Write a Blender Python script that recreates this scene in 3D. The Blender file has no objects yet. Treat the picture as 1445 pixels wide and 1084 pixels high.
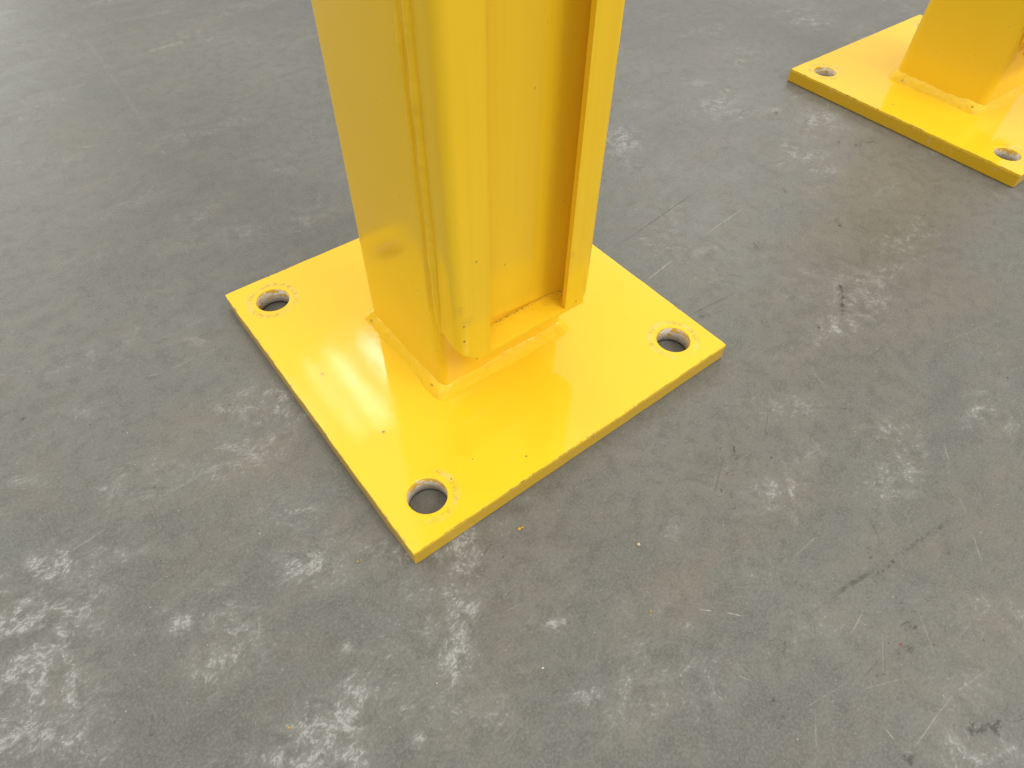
import bpy, bmesh, math, random
import numpy as np
from mathutils import Vector, Matrix, noise

random.seed(7)
scene = bpy.context.scene
col = scene.collection
S = 0.254                      # side of the square base plate in metres

# ---------------------------------------------------------------- camera
cam_data = bpy.data.cameras.new("camera")
cam = bpy.data.objects.new("camera", cam_data)
col.objects.link(cam)
r_ = Vector((0.78915318, -0.61402683, 0.01443315))
u_ = Vector((0.46513444, 0.61281156, 0.63883641))
b_ = r_.cross(u_)
M = Matrix((r_, u_, b_)).transposed().to_4x4()
M.translation = Vector((-0.18371797, -0.27799879, 0.3419048))
cam.matrix_world = M
cam_data.sensor_width = 36.0
cam_data.lens = 23.1315
cam_data.clip_start = 0.01
cam_data.clip_end = 200
scene.camera = cam

# ---------------------------------------------------------------- world: soft light of a large white hall
world = bpy.data.worlds.new("World")
scene.world = world
world.use_nodes = True
wn = world.node_tree
wn.nodes.clear()
w_out = wn.nodes.new("ShaderNodeOutputWorld")
w_bg = wn.nodes.new("ShaderNodeBackground")
w_geo = wn.nodes.new("ShaderNodeNewGeometry")
w_sep = wn.nodes.new("ShaderNodeSeparateXYZ")
w_tc = wn.nodes.new("ShaderNodeTexCoord")
w_ramp = wn.nodes.new("ShaderNodeValToRGB")
wn.links.new(w_tc.outputs["Generated"], w_sep.inputs[0])
wn.links.new(w_sep.outputs[2], w_ramp.inputs[0])
cr = w_ramp.color_ramp
cr.elements[0].position = 0.0
cr.elements[0].color = (0.33, 0.33, 0.315, 1)
cr.elements[1].position = 0.75
cr.elements[1].color = (1.24, 1.24, 1.20, 1)
e = cr.elements.new(0.25)
e.color = (0.52, 0.52, 0.50, 1)
wn.links.new(w_ramp.outputs[0], w_bg.inputs[0])
w_bg.inputs[1].default_value = 1.12
wn.links.new(w_bg.outputs[0], w_out.inputs[0])

scene.view_settings.view_transform = 'Standard'
scene.view_settings.look = 'None'
scene.view_settings.exposure = 0.0
scene.view_settings.gamma = 1.0

# ---------------------------------------------------------------- lamps: fluorescent high bay fixtures
def area(name, loc, sx, sy, power, target=None, color=(1.0, 0.985, 0.95)):
    d = bpy.data.lights.new(name, 'AREA')
    d.shape = 'RECTANGLE'
    d.size = sx
    d.size_y = sy
    d.energy = power
    d.color = color
    o = bpy.data.objects.new(name, d)
    col.objects.link(o)
    o.location = loc
    if target is not None:
        v = Vector(target) - Vector(loc)
        o.rotation_euler = v.to_track_quat('-Z', 'Y').to_euler()
    return o

# the fixture whose four tubes glint on the near plate
for x, wd, pw in ((2.02, 0.18, 11), (1.56, 0.15, 8.5), (1.24, 0.09, 3.0), (0.84, 0.12, 2.6)):
    area("tube_lamp", (x, 4.95, 6.0), wd, 1.35, pw)
# the rest of the hall's fixtures, two rows
for x, y, pw in ((1.4, -5.2, 270), (7.5, -5.0, 180), (-5.0, -5.2, 60), (7.5, 5.0, 120)):
    area("high_bay_lamp", (x, y, 6.0), 2.8, 2.4, pw)

# unseen area light added behind the post to brighten the far floor
area("far_fill_light", (-2.5, 11.0, 2.4), 6.0, 4.2, 200, (-0.3, 0.5, 0.0), (1.0, 1.0, 0.92))

# ---------------------------------------------------------------- node helpers
class N:
    def __init__(self, name):
        self.m = bpy.data.materials.new(name)
        self.m.use_nodes = True
        self.t = self.m.node_tree
        self.t.nodes.clear()
        self.out = self.t.nodes.new("ShaderNodeOutputMaterial")
        self.p = self.t.nodes.new("ShaderNodeBsdfPrincipled")
        self.t.links.new(self.p.outputs[0], self.out.inputs[0])
        self.tc = self.t.nodes.new("ShaderNodeTexCoord")
    def set(self, sock, v):
        if hasattr(v, "is_linked") or isinstance(v, bpy.types.NodeSocket):
            self.t.links.new(v, sock)
        else:
            sock.default_value = v
    def math(self, op, a, b=None, c=None, clamp=False):
        n = self.t.nodes.new("ShaderNodeMath")
        n.operation = op
        n.use_clamp = clamp
        self.set(n.inputs[0], a)
        if b is not None: self.set(n.inputs[1], b)
        if c is not None: self.set(n.inputs[2], c)
        return n.outputs[0]
    def vmath(self, op, a, b=None):
        n = self.t.nodes.new("ShaderNodeVectorMath")
        n.operation = op
        self.set(n.inputs[0], a)
        if b is not None: self.set(n.inputs[1], b)
        return n.outputs["Value"] if op in ('LENGTH', 'DISTANCE', 'DOT_PRODUCT') else n.outputs[0]
    def noise(self, vec, scale, detail=2.0, rough=0.5, dist=0.0):
        n = self.t.nodes.new("ShaderNodeTexNoise")
        self.set(n.inputs["Vector"], vec)
        n.inputs["Scale"].default_value = scale
        n.inputs["Detail"].default_value = detail
        n.inputs["Roughness"].default_value = rough
        n.inputs["Distortion"].default_value = dist
        return n.outputs[0]
    def step(self, v, a, b, lo=0.0, hi=1.0):
        n = self.t.nodes.new("ShaderNodeMapRange")
        n.interpolation_type = 'SMOOTHSTEP'
        self.set(n.inputs[0], v)
        n.inputs[1].default_value = a
        n.inputs[2].default_value = b
        n.inputs[3].default_value = lo
        n.inputs[4].default_value = hi
        return n.outputs[0]
    def mix(self, f, a, b):
        n = self.t.nodes.new("ShaderNodeMix")
        n.data_type = 'RGBA'
        self.set(n.inputs[0], f)
        self.set(n.inputs[6], a)
        self.set(n.inputs[7], b)
        return n.outputs[2]
    def mapping(self, vec, loc=(0, 0, 0), rot=(0, 0, 0), scale=(1, 1, 1)):
        n = self.t.nodes.new("ShaderNodeMapping")
        self.set(n.inputs[0], vec)
        n.inputs[1].default_value = loc
        n.inputs[2].default_value = rot
        n.inputs[3].default_value = scale
        return n.outputs[0]
    def sep(self, vec):
        n = self.t.nodes.new("ShaderNodeSeparateXYZ")
        self.set(n.inputs[0], vec)
        return n.outputs
    def bump(self, h, strength, dist, normal=None):
        n = self.t.nodes.new("ShaderNodeBump")
        n.inputs["Strength"].default_value = strength
        n.inputs["Distance"].default_value = dist
        self.set(n.inputs["Height"], h)
        if normal is not None: self.set(n.inputs["Normal"], normal)
        return n.outputs[0]
    def attr(self, name):
        n = self.t.nodes.new("ShaderNodeAttribute")
        n.attribute_name = name
        return n.outputs["Fac"]

YEL = (0.90, 0.575, 0.022, 1)
YEL2 = (0.885, 0.550, 0.018, 1)
PRIMER = (0.80, 0.75, 0.68, 1)
GRIME = (0.075, 0.065, 0.05, 1)

HO = 0.3985 * S
HR = 0.0455 * S
T = 0.05196 * S

# ---------------------------------------------------------------- paint materials
def paint(name, peel=0.25, wear=None, scuff=0.5, spots=(), coarse=0.0016, rough=0.06):
    n = N(name)
    P = n.tc.outputs["Object"]
    big = n.noise(P, 9, 2)
    c = n.mix(n.step(big, 0.3, 0.7), YEL, YEL2)
    # faint smears of handling dirt
    sm = n.noise(n.mapping(P, rot=(0.3, 0.5, 0.7), scale=(1, 1, 2.2)), 38, 5, 0.65)
    sm2 = n.noise(P, 7, 2)
    smear = n.math('MULTIPLY', n.step(sm, 0.60, 0.80), n.step(sm2, 0.52, 0.68))
    if rough == 0.09:             # drawn sheet: faint streaks along its length
        st = n.noise(n.mapping(P, scale=(1, 1, 0.02)), 260, 3, 0.6)
        c = n.mix(n.step(st, 0.45, 0.70, 0.0, 0.22), c, (0.80, 0.46, 0.010, 1))
    c = n.mix(n.math('MULTIPLY', smear, 0.22 * scuff), c, (0.30, 0.22, 0.06, 1))
    # tiny dark nicks
    fl = n.noise(n.mapping(P, rot=(0.5, 0.2, 0.9), scale=(1, 2.2, 1)), 420, 2, 0.5)
    fl2 = n.noise(P, 22, 2)
    nick = n.math('MULTIPLY', n.step(fl, 0.735, 0.775), n.step(fl2, 0.53, 0.62))
    c = n.mix(n.math('MULTIPLY', nick, 0.75 * scuff), c, (0.13, 0.10, 0.06, 1))
    xyz = n.sep(P)
    if wear == 'plate':
        # ring of washer marks round every bolt hole
        ax = n.math('SUBTRACT', n.math('ABSOLUTE', xyz[0]), HO)
        ay = n.math('SUBTRACT', n.math('ABSOLUTE', xyz[1]), HO)
        d = n.math('SQRT', n.math('ADD', n.math('MULTIPLY', ax, ax), n.math('MULTIPLY', ay, ay)))
        rn = n.noise(P, 620, 4, 0.75)
        rn2 = n.noise(P, 34, 2)
        ring = n.math('MULTIPLY', n.step(d, HR * 1.18, HR * 1.38), n.step(d, HR * 1.42, HR * 1.72, 1, 0))
        ring = n.math('MULTIPLY', ring, n.step(rn, 0.44, 0.60))
        ring = n.math('MULTIPLY', ring, n.step(rn2, 0.34, 0.56))
        ring = n.math('MULTIPLY', ring, n.step(xyz[2], T * 0.9, T * 0.98))
        tone = n.mix(n.step(n.noise(P, 120, 2), 0.42, 0.6), (0.20, 0.17, 0.09, 1), (0.56, 0.50, 0.33, 1))
        c = n.mix(n.math('MULTIPLY', ring, 0.68), c, tone)
        # chips and dirt on outer edges and rim, plus shade painted on the sides
        mx = n.math('MAXIMUM', n.math('ABSOLUTE', xyz[0]), n.math('ABSOLUTE', xyz[1]))
        en = n.noise(P, 190, 4, 0.7)
        edge = n.math('MULTIPLY', n.step(mx, S * 0.492, S * 0.4985), n.step(en, 0.56, 0.64))
        edge = n.math('MULTIPLY', edge, n.step(xyz[2], T * 0.6, T * 0.95))
        c = n.mix(n.math('MULTIPLY', edge, 0.55), c, (0.26, 0.21, 0.08, 1))
        line = n.math('MULTIPLY', n.step(mx, S * 0.4970, S * 0.4992), n.step(xyz[2], T * 0.88, T * 0.97))
        line = n.math('MULTIPLY', line, n.step(n.noise(P, 70, 4, 0.7), 0.40, 0.62))
        c = n.mix(n.math('MULTIPLY', line, 0.60), c, (0.20, 0.16, 0.04, 1))
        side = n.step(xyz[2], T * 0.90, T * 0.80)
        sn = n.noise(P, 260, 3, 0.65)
        c = n.mix(n.math('MULTIPLY', side, 0.60), c, (0.45, 0.25, 0.008, 1))  # shading of the upright side faces painted into their colour
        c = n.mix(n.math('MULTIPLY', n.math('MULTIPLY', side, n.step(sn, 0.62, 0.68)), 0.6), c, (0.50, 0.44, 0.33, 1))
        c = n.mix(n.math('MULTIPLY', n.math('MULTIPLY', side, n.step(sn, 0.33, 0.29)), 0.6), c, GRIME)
        gap_shade = n.step(xyz[2], T * 0.10, T * 0.02)
        c = n.mix(n.math('MULTIPLY', gap_shade, 0.85), c, (0.035, 0.03, 0.025, 1))  # contact shadow at the floor painted along the plate's bottom edge
    for (sx, sy, sz, rad, colr, k) in spots:
        dd = n.vmath('DISTANCE', P, (sx, sy, sz))
        wob = n.math('MULTIPLY', n.math('SUBTRACT', n.noise(P, 500, 2), 0.5), min(rad, 0.0012) * 1.6)
        m = n.step(n.math('ADD', dd, wob), rad * 0.25, rad * 1.1, 1, 0)
        if rad > 0.0019:
            m = n.math('MULTIPLY', m, n.step(n.noise(n.mapping(P, rot=(0.4, 0.6, 0), scale=(1, 1, 2.5)), 620, 3, 0.7), 0.42, 0.62))
        c = n.mix(n.math('MULTIPLY', m, k), c, colr)
    n.set(n.p.inputs["Base Color"], c)
    rv = n.math('ADD', n.math('MULTIPLY', n.step(n.noise(P, 24, 4, 0.6), 0.3, 0.7), 0.04), rough)
    rv = n.math('ADD', rv, n.math('MULTIPLY', smear, 0.2))
    n.set(n.p.inputs["Roughness"], rv)
    n.p.inputs["IOR"].default_value = 1.44 if wear else 1.40
    h = n.noise(P, 1150, 1, 0.5)
    h2 = n.noise(P, 60, 2, 0.5)
    b1 = n.bump(h, min(1, peel * 2.2), 0.00006 if wear else 0.00010)
    b2 = n.bump(h2, peel, coarse, b1)
    n.set(n.p.inputs["Normal"], b2)
    return n.m

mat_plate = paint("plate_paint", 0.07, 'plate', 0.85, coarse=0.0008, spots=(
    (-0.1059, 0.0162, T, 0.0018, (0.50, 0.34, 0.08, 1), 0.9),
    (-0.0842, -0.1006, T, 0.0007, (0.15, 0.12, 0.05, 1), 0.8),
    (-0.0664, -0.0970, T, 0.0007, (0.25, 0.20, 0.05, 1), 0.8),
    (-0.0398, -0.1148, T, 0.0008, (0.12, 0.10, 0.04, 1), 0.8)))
NICK = (0.05, 0.045, 0.035, 1)
SMUDGE = (0.34, 0.25, 0.07, 1)
mat_tube = paint("tube_paint", 0.06, None, 0.75, rough=0.11, spots=(
    (-0.0531, 0.0052, 0.0868, 0.0007, SMUDGE, 0.5), (-0.0531, 0.0188, 0.0507, 0.0007, SMUDGE, 0.5),
    (-0.0531, -0.0162, 0.0603, 0.0007, SMUDGE, 0.5), (-0.0531, -0.0303, 0.0912, 0.0007, SMUDGE, 0.5),
    (-0.0531, 0.0066, 0.0399, 0.0007, SMUDGE, 0.5), (-0.0531, 0.0400, 0.1550, 0.0012, SMUDGE, 0.9),
    (-0.0527, -0.0465, 0.0426, 0.0040, SMUDGE, 0.35), (-0.0529, -0.0450, 0.0523, 0.0030, SMUDGE, 0.3)))
mat_weld = paint("weld_paint", 0.5, None, 1.4, spots=(
    (-0.0555, -0.0387, 0.0182, 0.00185, NICK, 0.95), (-0.0567, 0.0372, 0.0160, 0.0016, (0.22, 0.17, 0.10, 1), 0.8),
    (-0.0571, 0.0340, 0.0155, 0.0024, (0.40, 0.33, 0.18, 1), 0.6), (0.0249, -0.0532, 0.0115, 0.0015, (0.2, 0.15, 0.08, 1), 0.8),
    (0.0426, -0.0526, 0.0120, 0.00185, (0.30, 0.24, 0.12, 1), 0.8), (-0.0195, -0.0475, 0.0230, 0.0050, SMUDGE, 0.45),
    (-0.0060, -0.0475, 0.0235, 0.0045, SMUDGE, 0.45), (-0.0543, -0.0483, 0.0183, 0.0030, SMUDGE, 0.4)), coarse=0.0012)
mat_channel = paint("channel_paint", 0.05, None, 1.0, rough=0.09, spots=(
    (-0.0475, -0.0668, 0.0880, 0.0011, NICK, 0.7), (-0.0476, -0.0668, 0.0764, 0.0011, NICK, 0.85),
    (-0.0491, -0.0668, 0.1001, 0.0045, SMUDGE, 0.30), (-0.0450, -0.0668, 0.0903, 0.0055, SMUDGE, 0.28),
    (-0.0525, -0.0668, 0.1543, 0.0013, NICK, 0.6), (0.0289, -0.0668, 0.1000, 0.0030, SMUDGE, 0.35),
    (0.0362, -0.0668, 0.0600, 0.0010, SMUDGE, 0.9), (-0.0381, -0.0668, 0.1284, 0.0010, SMUDGE, 0.8),
    (0.0332, -0.0497, 0.1253, 0.0022, SMUDGE, 0.8), (0.0393, -0.0497, 0.2231, 0.0012, NICK, 0.7),
    (0.0101, -0.0497, 0.1958, 0.0008, SMUDGE, 0.7), (0.0220, -0.0560, 0.0600, 0.0040, (0.45, 0.26, 0.03, 1), 0.5)))

n = N("hole_wall")               # chipped paint over white primer inside the holes
P = n.tc.outputs["Object"]
q = n.noise(n.mapping(P, scale=(1, 1, 1.8)), 170, 5, 0.68, 0.5)
zq = n.math('MULTIPLY', n.math('SUBTRACT', n.sep(P)[2], T * 0.60), 0.20 / T)
c = n.mix(n.step(n.math('ADD', q, zq), 0.505, 0.555), PRIMER, (0.74, 0.44, 0.02, 1))
c = n.mix(n.step(n.noise(P, 260, 3, 0.7), 0.64, 0.69), c, (0.10, 0.08, 0.06, 1))
c = n.mix(n.step(n.noise(P, 420, 3, 0.7), 0.56, 0.72, 0, 0.6), c, (0.50, 0.42, 0.34, 1))
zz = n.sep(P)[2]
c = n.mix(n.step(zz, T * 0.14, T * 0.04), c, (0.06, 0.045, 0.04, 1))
n.set(n.p.inputs["Base Color"], c)
n.p.inputs["Roughness"].default_value = 0.6
mat_hole = n.m

def plain(name, colr, rough=0.8):
    n = N(name)
    P = n.tc.outputs["Object"]
    d = tuple(x * 0.55 for x in colr[:3]) + (1,)
    n.set(n.p.inputs["Base Color"], n.mix(n.step(n.noise(P, 900, 3, 0.6), 0.35, 0.65), colr, d))
    n.p.inputs["Roughness"].default_value = rough
    n.set(n.p.inputs["Normal"], n.bump(n.noise(P, 1500, 2), 0.5, 0.0004))
    return n.m

mat_grit = plain("dark_grit", (0.10, 0.085, 0.065, 1))
mat_pale = plain("pale_grit", (0.62, 0.60, 0.54, 1))
mat_flake = plain("yellow_flake", (0.62, 0.37, 0.03, 1), 0.5)
mat_tan = plain("tan_crumb", (0.66, 0.50, 0.32, 1))
mat_red = plain("red_fleck", (0.45, 0.08, 0.05, 1))
mat_nib = plain("grey_nib", (0.36, 0.34, 0.32, 1), 0.3)

# ---------------------------------------------------------------- object helpers
def link(name, me, mats, parent=None):
    o = bpy.data.objects.new(name, me)
    for m in (mats if isinstance(mats, (list, tuple)) else [mats]):
        me.materials.append(m)
    col.objects.link(o)
    if parent is not None:
        o.parent = parent
    return o

def mesh_from(verts, faces, name, smooth=False, mats=None):
    me = bpy.data.meshes.new(name)
    me.from_pydata([tuple(v) for v in verts], [], faces)
    if mats:
        for p, i in zip(me.polygons, mats):
            p.material_index = i
    me.validate()
    bm = bmesh.new()
    bm.from_mesh(me)
    bmesh.ops.recalc_face_normals(bm, faces=bm.faces)
    bm.to_mesh(me)
    bm.free()
    if smooth:
        me.polygons.foreach_set("use_smooth", [True] * len(me.polygons))
        me.update()
    return me

def rrect(x0, x1, y0, y1, r, seg=6, nside=1):
    """closed rounded rectangle, counter-clockwise from above; with outward normals"""
    pts = []
    cs = [(x1 - r, y0 + r, -90), (x1 - r, y1 - r, 0), (x0 + r, y1 - r, 90), (x0 + r, y0 + r, 180)]
    arcs = []
    for cx, cy, a0 in cs:
        arcs.append([((cx + r * math.cos(math.radians(a0 + 90 * k / seg)), cy + r * math.sin(math.radians(a0 + 90 * k / seg))),
                      (math.cos(math.radians(a0 + 90 * k / seg)), math.sin(math.radians(a0 + 90 * k / seg)))) for k in range(seg + 1)])
    for i in range(4):
        pts += arcs[i]
        a, na = arcs[i][-1]
        b, nb = arcs[(i + 1) % 4][0]
        for k in range(1, nside):
            t = k / nside
            pts.append(((a[0] + (b[0] - a[0]) * t, a[1] + (b[1] - a[1]) * t), na))
    return pts

def fbm(x, y, z, s):
    return noise.noise(Vector((x * s, y * s, z * s)))

# ---------------------------------------------------------------- floor
WEAR = [
  (-0.1003,-0.1353,94.0,-66.4,-41.9,-54.6,1.0),
  (-0.111,-0.1403,70.7,-48.9,-50.6,-65.9,0.5),
  (-0.1354,-0.1392,101.9,-64.9,-79.3,-103.1,0.69),
  (-0.1217,-0.1656,88.4,-62.4,-52.3,-67.9,1.12),
  (-0.1422,-0.16,77.0,-50.1,-77.9,-101.2,0.69),
  (-0.1377,-0.1791,96.5,-66.6,-47.8,-62.0,1.25),
  (-0.1443,-0.1855,147.7,-101.3,-84.7,-109.7,1.25),
  (-0.1776,-0.1439,207.0,-114.3,-220.0,-285.5,1.0),
  (-0.1632,-0.1564,69.2,-41.5,-81.0,-105.1,0.56),
  (-0.1858,-0.1643,103.1,-57.6,-69.2,-89.6,1.06),
  (-0.1937,-0.1716,132.4,-72.8,-67.6,-87.4,1.12),
  (-0.1985,-0.189,113.4,-63.7,-98.3,-127.0,1.0),
  (-0.1692,-0.1879,210.0,-132.3,-220.0,-284.7,1.12),
  (-0.1725,-0.2006,183.4,-117.7,-173.8,-224.7,0.88),
  (-0.2215,-0.1726,63.3,-30.9,-98.9,-127.7,1.12),
  (-0.2081,-0.1674,60.8,-31.1,-49.7,-64.3,0.81),
  (-0.0869,-0.199,122.0,-103.6,-167.7,-217.8,1.1),
  (-0.0006,-0.1992,106.8,-113.5,-69.7,-91.0,0.5),
  (-0.0042,-0.2197,123.5,-137.0,-57.4,-74.8,0.22),
  (-0.2757,-0.0139,42.2,-11.2,-61.0,-79.4,0.6),
  (-0.3046,-0.061,51.8,-12.2,-42.2,-54.8,0.55),
  (-0.2707,-0.0352,79.4,-22.5,-79.8,-103.9,0.6),
  (-0.2401,-0.081,151.0,-55.4,-85.1,-110.5,0.8),
  (-0.1723,-0.0932,42.8,-21.7,-47.6,-62.0,0.75),
  (-0.2352,-0.1112,61.6,-24.6,-74.0,-96.0,0.5),
  (-0.3168,-0.0871,55.3,-12.3,-53.1,-68.7,0.7),
  (-0.297,-0.1061,53.8,-14.6,-61.2,-79.1,0.6),
  (-0.2519,-0.0217,58.4,-18.1,-91.8,-119.7,0.6),
  (-0.2923,-0.0511,74.5,-18.8,-97.7,-126.8,0.5),
  (-0.1983,0.0036,30.5,-11.7,-61.5,-80.6,0.44),
  (-0.1737,0.0089,43.4,-18.3,-52.7,-69.1,0.4),
  (-0.2243,0.002,53.7,-18.4,-107.9,-141.1,0.48),
  (-0.1324,0.0258,33.0,-15.7,-29.7,-39.2,0.24),
  (-0.1509,0.0398,33.8,-14.8,-26.2,-34.4,0.2),
  (-0.2426,0.0947,92.1,-25.0,-88.6,-116.5,0.48),
  (-0.2209,0.1403,212.7,-60.4,-130.8,-172.7,0.56),
  (-0.2459,0.1413,246.8,-61.7,-136.4,-179.9,0.48),
  (-0.2823,0.0585,73.7,-16.7,-125.6,-164.4,0.48),
  (-0.2457,0.0244,176.9,-52.4,-127.4,-166.7,0.48),
  (-0.2541,0.0675,301.9,-80.1,-144.8,-189.9,0.48),
  (-0.1576,0.1094,97.6,-37.5,-110.0,-145.4,0.4),
  (-0.155,0.1296,63.8,-24.1,-84.0,-111.2,0.32),
  (0.1246,-0.1786,17.7,-23.1,-41.6,-54.7,0.43),
  (0.1011,-0.1592,39.7,-47.5,-73.4,-96.6,0.37),
  (0.14,-0.1926,51.7,-71.7,-86.1,-113.2,0.43),
  (0.2684,-0.1362,19.1,-28.5,-25.0,-33.3,0.43),
  (0.2567,-0.1117,30.7,-42.8,-51.2,-68.1,0.37),
  (0.2646,-0.1635,42.0,-66.2,-52.4,-69.5,0.31),
  (0.2147,-0.1542,25.4,-36.3,-69.4,-91.9,0.19),
  (0.1235,-0.2578,29.2,-46.6,-36.4,-47.6,0.37),
  (0.2907,-0.2384,24.3,-47.9,-40.3,-53.3,0.31),
  (0.2318,-0.2586,35.6,-68.0,-26.1,-34.3,0.19),
  (-0.0473,-0.2679,32.1,-36.5,-32.4,-42.0,0.37),
  (-0.0738,-0.2454,34.1,-33.9,-38.4,-49.8,0.31),
  (0.0221,-0.2843,27.1,-38.3,-48.7,-63.2,0.28),
  (0.0314,-0.2548,32.0,-42.3,-50.9,-66.3,0.28),
  (0.0727,-0.3065,35.9,-60.6,-53.8,-69.9,0.22),
  (0.0962,-0.3295,22.3,-42.7,-41.1,-53.5,0.25),
  (0.0363,-0.3677,30.0,-59.1,-70.8,-91.5,0.37),
  (-0.0482,-0.2948,38.6,-47.7,-52.4,-67.7,0.25),
  (0.0499,-0.3429,29.6,-54.4,-63.2,-81.9,0.25),
  (-0.0947,-0.2474,35.9,-33.9,-50.6,-65.5,0.25),
  (0.0655,-0.2135,24.8,-31.5,-42.4,-55.5,0.25),
  (0.1039,-0.2108,34.5,-46.9,-58.2,-76.2,0.25),
  (-0.0975,-0.2353,72.1,-65.2,-96.8,-125.4,0.5),
  (0.1868,-0.3,37.7,-76.3,-41.5,-54.3,0.19),
  (0.3977,0.1129,19.8,-22.9,-18.6,-25.4,0.37),
  (0.4205,0.158,43.4,-48.5,-60.9,-83.3,0.5),
  (0.4701,0.0326,23.4,-33.1,-30.1,-40.9,0.43),
  (0.4695,0.0068,40.9,-60.2,-54.3,-73.7,0.43),
  (0.3937,-0.0054,25.6,-35.2,-48.8,-65.9,0.37),
  (0.4372,0.0748,42.7,-54.5,-81.0,-110.3,0.43),
  (0.3494,0.0621,23.7,-27.8,-33.2,-44.9,0.25),
  (0.2799,0.1298,34.2,-33.1,-10.5,-14.2,0.37),
  (0.3314,0.1617,38.4,-38.2,-40.5,-55.1,0.37),
  (0.268,0.0608,21.0,-22.1,-26.0,-35.0,0.19),
  (0.3888,-0.0288,30.0,-42.7,-42.6,-57.4,0.31),
  (0.685,0.0936,65.4,-104.5,-100.3,-138.5,0.37),
  (0.6523,0.1932,11.4,-15.4,-27.7,-38.4,0.25),
  (0.5359,0.178,10.9,-13.5,-22.7,-31.3,0.25),
  (-0.0157,0.2713,71.4,-33.9,-74.2,-99.9,0.37),
  (-0.0801,0.2023,32.4,-14.1,-40.6,-54.2,0.31),
  (-0.0296,0.2009,50.3,-25.1,-30.4,-40.7,0.25),
  (-0.1083,0.2535,65.5,-24.7,-76.2,-102.0,0.31),
  (-0.1414,0.297,83.6,-27.0,-98.1,-131.5,0.31),
  (-0.0103,0.1992,73.5,-38.5,-36.9,-49.5,0.25),
  (-0.0655,0.5094,22.3,-7.3,-19.2,-26.3,0.12),
  (0.0544,0.5505,14.4,-6.1,-16.0,-22.0,0.12),
  (-0.123,0.6791,18.6,-4.5,-13.0,-17.9,0.12),
  (-0.1289,0.3553,31.6,-10.0,-26.5,-35.7,0.15),
  (-0.0112,0.4504,25.9,-10.3,-19.7,-26.9,0.12),
  (-0.0558,-0.1268,62.4,-49.1,-107.0,-139.9,0.4),
  (-0.077,-0.1339,78.6,-59.2,-85.7,-111.9,0.4),
  (-0.062,-0.1727,48.4,-41.4,-49.7,-64.8,0.25),
  (-0.0534,-0.2144,64.3,-62.3,-65.6,-85.3,0.15),
  (-0.0995,-0.1883,151.8,-121.1,-208.9,-271.4,0.5),
  (-0.1374,-0.1096,55.1,-32.8,-73.2,-95.4,0.5),
  (-0.154,-0.0915,56.4,-30.5,-58.0,-75.6,0.44),
  (-0.1375,-0.2143,59.2,-44.6,-100.2,-129.6,0.3),
  (-0.1222,-0.1566,137.5,-95.0,-27.7,-36.0,0.9),
  (-0.1063,-0.1439,175.5,-123.9,-50.5,-65.8,0.8),
  (-0.1499,-0.1718,39.5,-25.7,-45.8,-59.4,0.55),
  (-0.1753,-0.1732,31.6,-18.8,-39.4,-51.0,0.45),
  (-0.203,-0.1751,45.3,-24.2,-52.8,-68.3,0.6),
  (-0.2211,-0.1037,29.5,-12.4,-29.8,-38.7,0.35),
  (-0.3007,-0.0843,35.2,-8.9,-34.1,-44.1,0.45),
  (-0.1571,-0.1952,61.4,-41.2,-40.3,-52.2,0.5),
  (-0.1518,-0.148,46.8,-28.7,-56.7,-73.7,0.4),
  (-0.2861,-0.0401,32.2,-8.3,-42.5,-55.3,0.4),
  (-0.1628,-0.0568,27.9,-13.7,-34.0,-44.4,0.35),
]
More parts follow.
